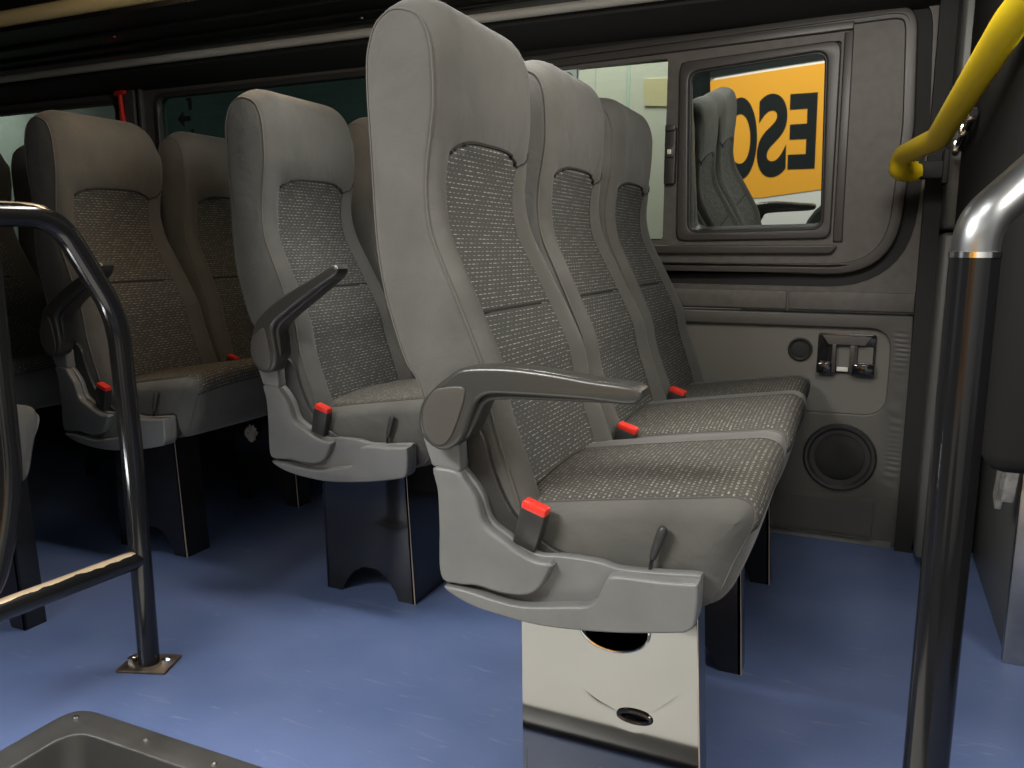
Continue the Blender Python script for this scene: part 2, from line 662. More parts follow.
def make_patch(profile, npf, w, ny, rnd, offs, sel, lift, name):
    """a skin over the padded surface: sel(y, idx_t, z) -> keep; lifted by `lift`; uv in metres"""
    bm, g, ys, pf = loft(profile, npf, w, ny, rnd, offs, name)
    for a, b in zip(g, g[1:]):
        for k in range(npf - 1):
            bm.faces.new((a[k], a[k + 1], b[k + 1], b[k]))
    bmesh.ops.recalc_face_normals(bm, faces=bm.faces)
    bm.normal_update()
    arc = [0]
    for a, b in zip(pf, pf[1:]):
        arc.append(arc[-1] + (b - a).length)
    # outward test
    c = Vector((0, 0, 0))
    for v in bm.verts:
        c += v.co
    c /= len(bm.verts)
    sg = sum(1 if (v.co - c).dot(v.normal) > 0 else -1 for v in bm.verts)
    sg = 1 if sg > 0 else -1
    ob = bmesh.new()
    uvl = ob.loops.layers.uv.new('UVMap')
    keep = {}
    T = npf - 1

    def vert(j, k):
        if (j, k) not in keep:
            v = g[j][k]
            keep[(j, k)] = ob.verts.new(v.co + v.normal * sg * lift)
        return keep[(j, k)]

    for j in range(len(ys) - 1):
        for k in range(npf - 1):
            ym = (ys[j] + ys[j + 1]) / 2
            if sel(ym, (k + .5) / T, (pf[k].y + pf[k + 1].y) / 2):
                q = [(j, k), (j, k + 1), (j + 1, k + 1), (j + 1, k)]
                f = ob.faces.new([vert(*t) for t in q])
                for lp, t in zip(f.loops, q):
                    lp[uvl].uv = (ys[t[0]], arc[t[1]])
    # give it thickness: rim folded back under
    rim = [e for e in ob.edges if e.is_boundary]
    ret = bmesh.ops.extrude_edge_only(ob, edges=rim)
    inv = {v: k for k, v in keep.items()}
    nv = [e for e in ret['geom'] if isinstance(e, bmesh.types.BMVert)]
    for v in nv:
        # pair with the nearest original vertex
        for e in v.link_edges:
            o = e.other_vert(v)
            if o in inv:
                j, k = inv[o]
                v.co = g[j][k].co - g[j][k].normal * sg * 0.006
                break
    for f in ob.faces:
        f.smooth = True
    me = bpy.data.meshes.new(name)
    bm.free()
    ob.to_mesh(me)
    ob.free()
    return me


def cush_off(x, z, v, t, w):
    u = min(v, 1 - v) * w
    top = sstep(.42, .55, t)
    dz = top * (0.022 * math.sin(PI * v) ** .8 + 0.006 * (sstep(0, .03, u) - sstep(.06, .12, u)) * (1 if v > .5 else .2))
    dz -= top * 0.004 * (1 - sstep(0, .03, u))
    front = sstep(.18, .3, t) * (1 - sstep(.45, .6, t))
    dx = front * (0.006 * math.sin(PI * v) - 0.030 * (1 - sstep(0, .05, u)) ** 2)
    return dx, 0, dz


NB, NC = 170, 96
ME = {}
ME['backrest'] = make_loft(BACK, NB, SW, 40, 0.014, back_off, 'backrest')
ME['insert_up'] = make_patch(BACK, NB, SW, 40, 0.014, back_off, lambda y, t, z: .062 < y < .368 and t > .5 and .722 < z < .984 - 42 * (y - .215) ** 4, 0.0022, 'back_panel')
ME['insert_low'] = make_patch(BACK, NB, SW, 40, 0.014, back_off, lambda y, t, z: .062 < y < .368 and t > .5 and z <= .722, 0.0022, 'back_panel')
ME['cushion'] = make_loft(CUSH, NC, SW, 28, 0.020, cush_off, 'cushion')
ME['cush_insert'] = make_patch(CUSH, NC, SW, 28, 0.020, cush_off, lambda y, t, z: .026 < y < .312 and t > .33 and z > .445, 0.0018, 'cushion_panel')


def seam_path(profile, npf, off, y0, y1i, k0, k1, inset, extra=0.0):
    bm, g, ys, pf = loft(profile, npf, SW, 40 if npf == NB else 28, 0.014 if npf == NB else .020, off, 's')
    j = min(range(len(ys)), key=lambda i: abs(ys[i] - y0))
    pts = [g[j][k].co.copy() for k in range(k0, k1)]
    bm.free()
    return pts


def seam_of(profile, npf, off, y, k0, k1, r):
    return tube(seam_path(profile, npf, off, y, 0, k0, k1, 0), r, 6)


ME['seam'] = [seam_of(BACK, NB, back_off, y, int(NB * .12), NB - 4, 0.0021) for y in (0.0035, SW - 0.0035)]
ME['cush_seam'] = [seam_of(CUSH, NC, cush_off, y, int(NC * .26), NC - 3, 0.0017) for y in (0.020, SW - 0.020)]


def surf_line(yz, r, lift=0.0015):
    """a stitched line lying on the front of the backrest through (y, z) points"""
    bm, g, ys, pf = loft(BACK, NB, SW, 40, 0.014, back_off, 's')
    pts = []
    for (ya, za), (yb, zb) in zip(yz, yz[1:]):
        for k in range(8):
            y, z = ya + (yb - ya) * k / 8, za + (zb - za) * k / 8
            j = min(range(len(ys)), key=lambda i: abs(ys[i] - y))
            j2 = min(len(ys) - 1, j + 1) if ys[j] < y else max(0, j - 1)
            t = 0 if ys[j2] == ys[j] else (y - ys[j]) / (ys[j2] - ys[j])
            q = min(range(NB // 2, NB), key=lambda i: abs(pf[i].y - z))
            p = g[j][q].co.lerp(g[j2][q].co, t)
            dzz = z - pf[q].y
            pts.append(Vector((p.x + lift, p.y, p.z + dzz)))
    bm.free()
    return tube(pts, r, 6)


ME['cross_seam'] = surf_line([(0.064, 0.7225), (0.366, 0.7225)], 0.0022)
ME['corner_seam'] = [surf_line([(0.364, 0.963), (0.392, 0.974), (0.424, 0.996)], 0.0016)]
ME['pad_seam'] = surf_line([(.063 + .304 * k / 14,   .986 - 42 * (.304 * (k / 14 - .5)) ** 4) for k in range(15)], 0.0030, 0.002)

# leg plate: folded sheet steel with an arch between its two feet
LEG = [(0.0, 0.0), (-0.045, 0.0), (-0.053, 0.022), (-0.075, 0.052), (-0.105, 0.070), (-0.140, 0.070), (-0.170, 0.053), (-0.192, 0.024), (-0.203, 0.0),
       (-0.243, 0.0), (-0.248, 0.40), (-0.020, 0.40)]


def leg_mesh(flange):
    plate = prism(LEG, 0.0, 0.006, 0.0)
    fr = box(-0.006, 0.0, 0.0, flange, 0.0, 0.40)
    for v in fr.vertices:
        v.co.x -= 0.020 * v.co.z / 0.40
    # the rear flange ends above the floor
    re = box(-0.2470, -0.241, 0.0, flange, 0.0, 0.40)
    for v in re.vertices:
        v.co.x -= 0.005 * v.co.z / 0.40
    # inner stiffener closes the channel
    top = box(-0.245, -0.020, 0.0, flange, 0.385, 0.395)
    return join_mesh('leg', plate, fr, re, top)


def leg_edge():
    a = tube([(0.0002, -0.0003, 0.0), (-0.0044, -0.0003, 0.09), (-0.0099, -0.0003, 0.20), (-0.0169, -0.0003, 0.34)], [0.0019, 0.0013, 0.0008, 0.0006], 6)
    return a


ME['leg_edge'] = leg_edge()

SHIELD = [(-0.391, 0.51), (-0.377, 0.454), (-0.376, 0.333), (-0.356, 0.316), (-0.314, 0.303), (-0.25, 0.296), (-0.193, 0.296), (-0.102, 0.307),
          (-0.019, 0.324), (-0.004, 0.331), (0.002, 0.345), (0.003, 0.396), (-0.004, 0.399), (-0.05, 0.394), (-0.106, 0.390), (-0.132, 0.394), (-0.159, 0.395), (-0.194, 0.394),
          (-0.223, 0.391), (-0.250, 0.400), (-0.269, 0.412), (-0.299, 0.431), (-0.313, 0.468), (-0.332, 0.493), (-0.343, 0.503), (-0.345, 0.520), (-0.392, 0.526)]
BULGE = [(-0.386, 0.503), (-0.379, 0.470), (-0.377, 0.420), (-0.3755, 0.340), (-0.347, 0.331), (-0.314, 0.334), (-0.283, 0.330), (-0.25, 0.331), (-0.228, 0.338), (-0.214, 0.352), (-0.203, 0.374), (-0.199, 0.388),
         (-0.223, 0.388), (-0.250, 0.397), (-0.271, 0.409), (-0.302, 0.428), (-0.315, 0.465), (-0.334, 0.490), (-0.344, 0.503), (-0.365, 0.506)]
BODY = [(-0.368, 0.326), (-0.352, 0.315), (-0.314, 0.303), (-0.25, 0.296), (-0.193, 0.296), (-0.102, 0.307), (-0.019, 0.324), (-0.004, 0.331),
        (0.002, 0.345), (0.003, 0.394), (-0.008, 0.394), (-0.05, 0.390), (-0.112, 0.386), (-0.122, 0.372), (-0.133, 0.348), (-0.146, 0.337), (-0.170, 0.332), (-0.239, 0.319), (-0.283, 0.320), (-0.33, 0.326)]
CAP = [(-0.404, 0.552), (-0.343, 0.552), (-0.341, 0.500), (-0.388, 0.506)]
ARM = [(-0.341, 0.646), (-0.318, 0.659), (-0.257, 0.664), (-0.193, 0.661), (-0.137, 0.655), (-0.092, 0.652), (-0.075, 0.649), (-0.068, 0.640), (-0.073, 0.630),
       (-0.09, 0.626), (-0.136, 0.628), (-0.192, 0.628), (-0.246, 0.627), (-0.280, 0.625), (-0.296, 0.616), (-0.306, 0.595), (-0.318, 0.566), (-0.332, 0.549),
       (-0.351, 0.540), (-0.372, 0.547), (-0.386, 0.563), (-0.389, 0.585), (-0.383, 0.607), (-0.362, 0.630)]
ACAP = [(-0.357, 0.628), (-0.318, 0.634), (-0.314, 0.620), (-0.328, 0.579), (-0.340, 0.557), (-0.352, 0.549), (-0.366, 0.552), (-0.379, 0.571), (-0.379, 0.595), (-0.372, 0.612)]
PIV = Vector((-0.348, 0, 0.582))


def sm(pl, n):
    return [tuple(p) for p in catmull(pl, n, closed=True)]


def arm_meshes():
    body = prism(sm(ARM, 72), -0.022, 0.022, 0.007, seg=3)
    # softly rounded upper pad, wider than the blade
    a = xform(body, Matrix.Translation(-PIV))
    under = [(-0.296, 0.617), (-0.270, 0.632), (-0.2, 0.637), (-0.13, 0.635), (-0.088, 0.634), (-0.090, 0.627), (-0.136, 0.624), (-0.192, 0.622), (-0.252, 0.619), (-0.286, 0.613), (-0.299, 0.590), (-0.312, 0.566), (-0.322, 0.556), (-0.318, 0.572), (-0.308, 0.600)]
    u = xform(prism(sm(under, 60), -0.012, 0.026, 0.004), Matrix.Translation(-PIV))
    cap = xform(prism(sm(ACAP, 48), -0.0245, -0.015, 0.0022), Matrix.Translation(-PIV))
    return a, u, cap


ME['arm'], ME['arm_under'], ME['arm_cap'] = arm_meshes()
ME['shield'] = prism(sm(SHIELD, 120), -0.022, -0.004, 0.003)
ME['bulge'] = prism(sm(BULGE, 80), -0.040, -0.018, 0.006, seg=3)
ME['body'] = prism(sm(BODY, 90), -0.044, -0.018, 0.004, seg=3)
ME['cap'] = prism(rpoly([(*p, .006) for p in CAP]), -0.036, -0.010, 0.003)
HINGE = [(-0.345, 0.56), (-0.318, 0.552), (-0.302, 0.50), (-0.270, 0.440), (-0.215, 0.400), (-0.18, 0.388), (-0.29, 0.39), (-0.345, 0.46)]
ME['hinge'] = prism(sm(HINGE, 50), -0.010, 0.002, 0.002)
ME['tray'] = box(-0.37, 0.0, -0.012, 0.03, 0.345, 0.385, 0.004)


def buckle_meshes():
    b = box(-0.0200, 0.0200, -0.0105, 0.0105, 0.0, 0.060, 0.003)
    for v in b.vertices:
        k = v.co.z / 0.060
        v.co.x *= 0.92 + 0.08 * k
    r = box(-0.0192, 0.0192, -0.0098, 0.0098, 0.056, 0.070, 0.003)
    s = box(-0.009, 0.009, -0.0094, -0.0084, 0.060, 0.0665, 0.0)
    st = box(-0.012, 0.012, -0.0025, 0.0025, -0.06, 0.004, 0.001)
    return b, r, st


ME['buckle'], ME['buckle_red'], ME['buckle_stalk'] = buckle_meshes()
ME['lever'] = tube([(-0.070, 0, 0.365), (-0.066, 0, 0.400), (-0.063, 0, 0.416)], 0.0028, 10)
ME['lever_grip'] = tube([(-0.0645, 0, 0.408), (-0.061, 0, 0.420), (-0.056, 0, 0.436), (-0.0515, 0, 0.450), (-0.0500, 0, 0.454)], [0.0045, 0.0058, 0.0066, 0.0068, 0.0045], 12)
ME['frame'] = join_mesh('frame', box(-0.34, -0.02, 0.02, SW - .02, 0.352, 0.385, 0.004))


def seat(loc, label, group, armed=False, arm_rot=0.0, flange=0.05, leg=True, leg_y=0.03, buckle=True, leg_me=None, lean=-1.3, cush_at=(0, 0, 0), shift=0.030):
    if lean < -1.5:
        shift = 0.0
    t = tag(empty('bus_seat', (loc[0] + shift, loc[1], loc[2])), label, 'seat', group)
    b = link('backrest', ME['backrest'], 'seat_cloth', t)
    a, px, pz = R(lean), -0.33, 0.44
    b.rotation_euler = (0, a, 0)
    b.location = (px - px * math.cos(a) - pz * math.sin(a), 0, pz + px * math.sin(a) - pz * math.cos(a))
    link('back_panel', ME['insert_up'], 'back_weave', b)
    link('back_panel', ME['insert_low'], 'back_weave', b)
    for q in ME['seam']:
        link('seam', q, 'seam_thread', b)
    link('cross_seam', ME['cross_seam'], 'dark_thread', b)
    link('pad_seam', ME['pad_seam'], 'dark_thread', b)
    for q in ME['corner_seam']:
        link('seam', q, 'dark_thread', b)
    c = link('cushion', ME['cushion'], 'seat_cloth', t, cush_at)
    link('cushion_panel', ME['cush_insert'], 'cushion_weave', c)
    for q in ME['cush_seam']:
        link('seam', q, 'seam_thread', c)
    link('frame', ME['frame'], 'black_matt', t)
    if leg:
        lg = link('leg', leg_me or leg_mesh(flange), 'polished_dark_steel' if leg_me else 'black_gloss', t, (0.012 if leg_me else -shift, leg_y, 0))
        link('worn_edge', ME['leg_edge'], 'worn_metal', lg)
    if buckle:
        k = link('seatbelt_buckle', ME['buckle'], 'dark_plastic', t, (-0.248, -0.013 if armed else 0.016, 0.398 if armed else 0.415), (R(4), R(16), R(-4)))
        link('release_button', ME['buckle_red'], 'red_plastic', k)['label'] = 'red release button'
        link('stalk', ME['buckle_stalk'], 'black_rubber', k)
    if armed:
        s = link('side_shield', ME['shield'], 'grey_plastic', t)
        link('raised_cover', ME['bulge'], 'grey_plastic', s)
        link('lower_cover', ME['body'], 'grey_plastic', s)
        link('hinge_cap', ME['cap'], 'grey_plastic', s)
        link('hinge_plate', ME['hinge'], 'dark_plastic', s)
        link('tray', ME['tray'], 'dark_plastic', s)
        a = link('armrest', ME['arm'], 'arm_plastic', t, (PIV.x, -0.050, PIV.z), (0, -arm_rot, 0))
        link('underside', ME['arm_under'], 'dark_plastic', a)
        link('pivot_cover', ME['arm_cap'], 'cap_plastic', a)
        l = link('recline_lever', ME['lever'], 'black_gloss', t, (0, -0.012, 0))
        link('grip', ME['lever_grip'], 'dark_plastic', l)
    return t


# near pedestal of the front row carries cut-outs and a pressed dimple
def pedestal():
    hole = [(-0.133 + 0.052 * math.cos(2 * PI * k / 28), 0.290 + 0.036 * math.sin(2 * PI * k / 28)) for k in range(28)]
    slot = [(-0.099 + 0.022 * math.cos(2 * PI * k / 20), 0.160 + 0.0065 * math.sin(2 * PI * k / 20)) for k in range(20)]
    PED = [(x if x > -.2 else x - .022, z) for x, z in LEG]
    plate = prism(PED, 0.001, 0.006, 0.0, holes=[hole, slot])
    # pressed outer skin: a shallow funnel-shaped dent runs down to the slot
    bm = bmesh.new()
    nx, nz = 110, 130
    gr = {}
    for a in range(nx + 1):
        for b in range(nz + 1):
            z = 0.066 + (0.398 - 0.066) * b / nz
            x0, x1 = -0.268 - 0.003 * z / .4, -0.020 * z / .4 - .001
            x = x0 + (x1 - x0) * a / nx
            u, h = x + 0.099, z - 0.150
            ins = sstep(-0.020, 0.040, h + 0.004 - math.sqrt(max(-u * 0.40, u * 0.95) ** 2 + 1e-4)) * (1 - sstep(0.03, 0.15, h)) * (1 - sstep(.05, .125, abs(u)))
            gr[a, b] = bm.verts.new((x, -0.0005 + 0.0048 * ins, z))
    for a in range(nx):
        for b in range(nz):
            q = [gr[a, b], gr[a + 1, b], gr[a + 1, b + 1], gr[a, b + 1]]
            cx = sum(v.co.x for v in q) / 4
            cz = sum(v.co.z for v in q) / 4
            if ((cx + .133) / .052) ** 2 + ((cz - .290) / .036) ** 2 < 1 or ((cx + .099) / .022) ** 2 + ((cz - .160) / .0065) ** 2 < 1:
                continue
            bm.faces.new(q)
    skin = finish(bm, 'skin', 60)
    fr = box(-0.006, 0.0, 0.0, 0.05, 0.0, 0.40)
    for v in fr.vertices:
        v.co.x -= 0.020 * v.co.z / 0.40
    re = box(-0.271, -0.265, 0.0, 0.05, 0.0, 0.40)
    for v in re.vertices:
        v.co.x -= 0.005 * v.co.z / 0.40
    back = box(-0.266, -0.02, 0.045, 0.05, 0.07, 0.395)
    return join_mesh('pedestal', plate, skin, fr, re, back)


ROW = 0.44
pg = pedestal()
G1 = 'front row of three seats'
s1 = seat((-0.178, 1.02, 0), 'nearest dark grey cloth bus seat with level armrest and reflective pedestal', G1, armed=True, leg_me=pg, lean=-1.75, leg_y=0.005)
ped = [c for c in s1.children if c.name.startswith('leg')][0]
link('rim', tube([(-0.133 + 0.052 * math.cos(2 * PI * k / 28), -0.001, 0.290 + 0.036 * math.sin(2 * PI * k / 28)) for k in range(29)], 0.0022, 8), 'chrome', ped)
link('slot_lip', tube([(-0.099 + 0.024 * math.cos(2 * PI * k / 28), -0.001, 0.160 + 0.008 * math.sin(2 * PI * k / 28)) for k in range(29)], 0.003, 8), 'black_gloss', ped)
seat((-0.178, 1.46, 0), 'dark grey cloth bus seat in the middle of the front row of three', G1, leg_y=0.034, lean=-1.75)
seat((-0.178, 1.90, 0), 'dark grey cloth bus seat of the front row against the window wall', G1, leg_y=0.056, lean=-1.75, cush_at=(-0.018, -0.008, -0.026))
G2 = 'second row of two seats'
seat((-0.917, 1.475, 0), 'dark grey cloth bus seat with tilted-up armrest, directly behind the nearest seat', G2, armed=True, arm_rot=R(32), flange=0.15)
seat((-0.917, 1.92, 0), 'dark grey cloth window seat of the second row, mostly hidden behind the nearest seat', G2, flange=0.06, leg_y=0.045)
G3 = 'third row of two seats'
seat((-1.622, 1.475, 0), 'dark grey cloth bus seat behind the black tubular handrail, its armrest tilted up', G3, armed=True, arm_rot=R(32), flange=0.08)
seat((-1.622, 1.92, 0), 'dark grey cloth bus seat beside the red hammer, partly hidden by the second row', G3, flange=0.06, leg_y=0.045)
G4 = 'rear row of seats'
seat((-2.327, 1.040, 0), 'dark cloth aisle seat of the rear row, low at the left edge behind the handrail', G4)
seat((-2.327, 1.480, 0), 'dark cloth seat of the rear row, its head cut off by the left picture edge', G4)
seat((-2.327, 1.920, 0), 'dark cloth rear row seat, its head peeking out just behind the third row armrest seat', G4)
seat((-1.622, 0.650, 0), 'pale-cornered single bus seat across the aisle, cut off by the left edge', 'single seats', leg=False, buckle=False)
sg = [o for o in COL.objects if o.get('label', '').startswith('pale-cornered')][0]
link('leg', leg_mesh(0.05), 'black_gloss', sg, (-0.03, 0.40, 0))

# ---------------------------------------------------------------- floor and step well
WELL = [(-1.20, -0.01), (0.0, -0.01), (0.0, 0.845), (-1.20, 0.845)]


def flat_poly(outline, z0, z1, holes=(), bev=0, name='floor'):
    me = prism(outline, z0, z1, bev, holes, name=name)
    bm = bmesh.new()
    bm.from_mesh(me)
    for v in bm.verts:
        x, y, z = v.co
        v.co = (x, z, y)
    return finish(bm, name, 32)


hole = rpoly([(x, y, .05) for x, y in WELL])
struct(link('floor', flat_poly([(-4.2, -0.03), (0.9, -0.03), (0.9, 2.40), (-4.2, 2.40)], -0.04, 0.0, [hole]), 'blue_vinyl'))
wt = tag(empty('step_well', (0, 0, 0)), 'black plastic step well with a worn raised rim sunk in the blue floor', 'step')
outer = rpoly([(-1.245, -0.06, .01), (0.045, -0.06, .01), (0.045, 0.885, .05), (-1.245, 0.885, .05)])
inner = rpoly([(-1.185, -0.02, .01), (-0.015, -0.02, .01), (-0.015, 0.832, .045), (-1.185, 0.832, .045)])
link('rim', flat_poly(outer, 0.0, 0.012, [inner], 0.004), 'rim_plastic', wt)
bm = bmesh.new()
ri = [[bm.verts.new((-0.6 + (x + 0.6) * s, 0.40 + (y - 0.40) * s, z)) for x, y in inner] for s, z in ((1.0, 0.008), (0.985, -0.02), (0.95, -0.20))]
for a, b in zip(ri, ri[1:]):
    for k in range(len(a)):
        bm.faces.new((a[k], a[(k + 1) % len(a)], b[(k + 1) % len(a)], b[k]))
link('wall', finish(bm, 'well_wall'), 'dark_plastic', wt)
link('tread', flat_poly(rpoly([(-1.16, 0.0, .03), (-0.04, 0.0, .03), (-0.04, 0.812, .03), (-1.16, 0.812, .03)]), -0.215, -0.195), 'tread_beige', wt)
for x, y in ((-1.215, 0.858), (-1.05, 0.860), (-0.90, 0.858)):
    link('rivet', xform(lathe([(0.0005, 0.003), (0.004, 0.002), (0.005, 0.0)], 12), Matrix.Rotation(R(90), 4, 'X')), 'steel', wt, (x, y, 0.012))

# ---------------------------------------------------------------- far wall (inner face y = 2.375)
WY = 2.375
W1 = rpoly([(-1.215, 0.717, .05), (0.090, 0.712, .30), (0.110, 1.13, .5), (0.095, 1.46, .10), (-1.215, 1.42, .05)], 10)
W2 = rpoly([(-2.555, 0.80, .05), (-1.33, 0.80, .05), (-1.33, 1.401, .05), (-2.555, 1.397, .05)])
W3 = rpoly([(-4.05, 0.80, .05), (-2.77, 0.80, .05), (-2.755, 1.392, .05), (-4.05, 1.392, .05)])
struct(link('wall_back', prism([(-4.2, 0.645), (0.118, 0.645), (0.118, 1.64), (-4.2, 1.64)], WY, WY + 0.05, 0, [W1, W2, W3]), 'wall_trim'))
# lower lining with its recessed pocket
POCK = rpoly([(-1.30, 0.352, .03), (0.060, 0.365, .06), (0.060, 0.604, .06), (-1.30, 0.600, .03)])
struct(link('trim_1', prism([(-4.2, 0.0), (0.125, 0.0), (0.109, 0.640), (-4.2, 0.640)], WY - 0.012, WY + 0.05, 0.004, [POCK]), 'wall_vinyl'))
struct(link('trim_2', prism(POCK, WY + 0.004, WY + 0.03), 'pocket_cloth'))
struct(link('trim_3', prism([(-0.206, 0.649), (0.110, 0.649), (0.110, 0.700), (-0.206, 0.700)], WY - 0.008, WY + 0.01, 0.003), 'wall_trim'))
struct(link('trim_4', prism([(-4.2, 0.649), (-0.212, 0.649), (-0.212, 0.700), (-4.2, 0.700)], WY - 0.008, WY + 0.01, 0.003), 'wall_trim'))
struct(link('baseboard_back', extrude_x([(WY - 0.030, 0.0), (WY - 0.012, 0.012), (WY + 0.01, 0.022), (WY + 0.01, 0.0)], -4.2, 0.10), 'steel'))
struct(link('trim_5', extrude_x([(WY - 0.028, 0.121), (WY - 0.010, 0.133), (WY, 0.133), (WY, 0.022), (WY - 0.018, 0.022)], -4.2, 0.050, bev=0.002), 'wall_vinyl'))
pk = bmesh.new()
nz = 220
rows = []
for b in range(nz + 1):
    z = 0.14 + 0.46 * b / nz
    row = []
    for a in range(9):
        x = 0.068 + 0.040 * a / 8
        amp = math.sin(PI * a / 8) * (0.6 + .4 * math.sin(z * 37)) * 0.0022
        row.append(pk.verts.new((x + .004 * math.sin(z * 61), WY - 0.0125 - amp * (0.5 + 0.5 * math.sin(z * 300 + 9 * math.sin(z * 23) + a * .25)), z)))
    rows.append(row)
for r0, r1 in zip(rows, rows[1:]):
    for a in range(8):
        pk.faces.new((r0[a], r0[a + 1], r1[a + 1], r1[a]))
struct(link('trim_12', finish(pk, 'puckers', 80), 'wall_vinyl'))

# puckered vinyl along the edge of the lining
bm = bmesh.new()


def inset(pl, d):
    c = Vector((sum(p[0] for p in pl) / len(pl), sum(p[1] for p in pl) / len(pl)))
    out = []
    n = len(pl)
    for i in range(n):
        a, b = Vector(pl[i - 1]), Vector(pl[(i + 1) % n])
        t = (b - a).normalized()
        nn = Vector((-t.y, t.x))
        out.append(tuple(Vector(pl[i]) + nn * d))
    return out


# window_1: the big rounded surround nearest the front
w1 = struct(empty('window_1', (0, 0, 0)))
link('recess', prism(inset(W1, -0.002), WY + 0.028, WY + 0.04, 0, [rpoly([(-1.17, 0.845, .01), (-0.1, 0.845, .01), (-0.1, 1.35, .01), (-1.17, 1.35, .01)])]), 'frame_plastic', w1)
link('seal', prism(inset(W1, 0.0), WY + 0.018, WY + 0.035, 0.0, [inset(W1, 0.036)]), 'black_matt', w1)
link('ridge', prism(inset(W1, 0.034), WY - 0.008, WY + 0.035, 0.004, [inset(W1, 0.047)]), 'frame_plastic', w1)
link('ridge', prism(inset(W1, 0.054), WY - 0.002, WY + 0.035, 0.003, [inset(W1, 0.063)]), 'frame_plastic', w1)
opening_f = [(-1.17, 0.842), (-0.572, 0.842), (-0.572, 1.352), (-1.17, 1.342)]
opening_s = [(-0.530, 0.838), (-0.108, 0.843), (-0.112, 1.356), (-0.536, 1.336)]
link('inner_panel', prism(inset(W1, 0.061), WY + 0.006, WY + 0.03, 0.0, [rpoly([(*p, .012) for p in opening_f]), rpoly([(*p, .012) for p in opening_s])]), 'wall_trim', w1)
link('sill', prism(rpoly([(-1.15, 0.800, .01), (-0.105, 0.803, .02), (-0.085, 0.826, .01), (-1.15, 0.826, .01)]), WY - 0.012, WY + 0.012, 0.003), 'frame_plastic', w1)
link('head_rail', prism([(-1.15, 1.350), (-0.085, 1.378), (-0.085, 1.398), (-1.15, 1.372)], WY - 0.008, WY + 0.012, 0.003), 'frame_plastic', w1)
link('jamb', prism([(-0.102, 0.835), (-0.078, 0.835), (-0.084, 1.375), (-0.106, 1.372)], WY - 0.004, WY + 0.012, 0.003), 'frame_plastic', w1)
fr = prism(rpoly([(-0.530, 0.838, .03), (-0.108, 0.843, .03), (-0.112, 1.356, .03), (-0.536, 1.336, .03)]), WY - 0.006, WY + 0.02, 0.005,
           [rpoly([(-0.497, 0.862, .03), (-0.131, 0.869, .03), (-0.146, 1.332, .03), (-0.510, 1.308, .03)])], seg=3)
sf = link('sliding_frame', fr, 'frame_plastic', w1)
link('gasket', prism(rpoly([(-0.500, 0.859, .03), (-0.128, 0.866, .03), (-0.143, 1.335, .03), (-0.513, 1.311, .03)]), WY + 0.002, WY + 0.066, 0.003,
                     [rpoly([(-0.490, 0.868, .026), (-0.137, 0.875, .026), (-0.152, 1.326, .026), (-0.503, 1.302, .026)])]), 'black_rubber', sf)
pm = prism(rpoly([(-0.50, 0.856, .02), (-0.125, 0.862, .02), (-0.14, 1.338, .02), (-0.515, 1.315, .02)]), -0.0015, 0.0015)
for v in pm.vertices:      # the side of the van leans inwards towards the roof
    v.co.y += WY + 0.033 - (v.co.z - 1.09) * math.tan(R(7))
link('pane', pm, 'tinted_glass', w1)
link('pane', prism([(-1.18, 0.835), (-0.555, 0.835), (-0.560, 1.358), (-1.18, 1.350)], WY + 0.018, WY + 0.021), 'clear_glass', w1)
la = link('latch', prism(rrect(-0.570, -0.538, 1.00, 1.16, .006), WY - 0.014, WY + 0.012, 0.003), 'dark_plastic', w1)
link('latch_catch', join_mesh('catch', box(-0.566, -0.541, WY - 0.022, WY - 0.012, 1.075, 1.105, .003), box(-0.568, -0.539, WY - 0.024, WY - 0.012, 1.148, 1.165, .003)), 'frame_plastic', la)
link('latch_button', box(-0.559, -0.547, WY - 0.027, WY - 0.020, 1.083, 1.097, .002), 'rack_grey', la)

w2 = struct(empty('window_2', (0, 0, 0)))
link('frame', prism(inset(W2, -0.004), WY - 0.006, WY + 0.03, 0.003, [inset(W2, 0.014)]), 'frame_plastic', w2)
link('pane', prism(inset(W2, 0.006), WY + 0.014, WY + 0.017), 'green_glass', w2)
w3 = struct(empty('window_3', (0, 0, 0)))
link('frame', prism(inset(W3, -0.004), WY - 0.006, WY + 0.03, 0.003, [inset(W3, 0.014)]), 'frame_plastic', w3)
link('pane', prism(inset(W3, 0.006), WY + 0.014, WY + 0.017), 'clear_glass', w3)
# grey post between the two rear windows, with two bright lines
struct(link('trim_6', join_mesh('t', prism([(-2.700, 0.7), (-2.648, 0.7), (-2.648, 1.43), (-2.700, 1.43)], WY - 0.02, WY, 0.004),
                                prism([(-2.628, 0.7), (-2.612, 0.7), (-2.612, 1.43), (-2.628, 1.43)], WY - 0.02, WY, 0.004)), 'pillar_grey'))

# ---------------------------------------------------------------- small fittings on the wall
sp = tag(empty('loudspeaker', (-0.047, WY - 0.012, 0.240)), 'round black loudspeaker grille low in the side wall lining', 'speaker')
link('ring', lathe([(0.096, 0.0), (0.096, -0.006), (0.091, -0.011), (0.084, -0.010), (0.078, -0.004), (0.066, -0.003), (0.066, 0.0)], 48), 'dark_plastic', sp)
link('grille', lathe([(0.001, -0.0065), (0.03, -0.006), (0.060, -0.003), (0.067, 0.001)], 48), 'speaker_mesh', sp)
vt = tag(empty('round_vent', (-0.169, WY + 0.004, 0.537)), 'small round vent beside the wall-mounted ashtray', 'vent')
link('ring', lathe([(0.033, 0.0), (0.033, -0.006), (0.029, -0.009), (0.025, -0.006), (0.024, 0.0)], 36), 'dark_plastic', vt)
link('grille', lathe([(0.001, -0.004), (0.018, -0.005), (0.0245, -0.002)], 36), 'speaker_mesh', vt)
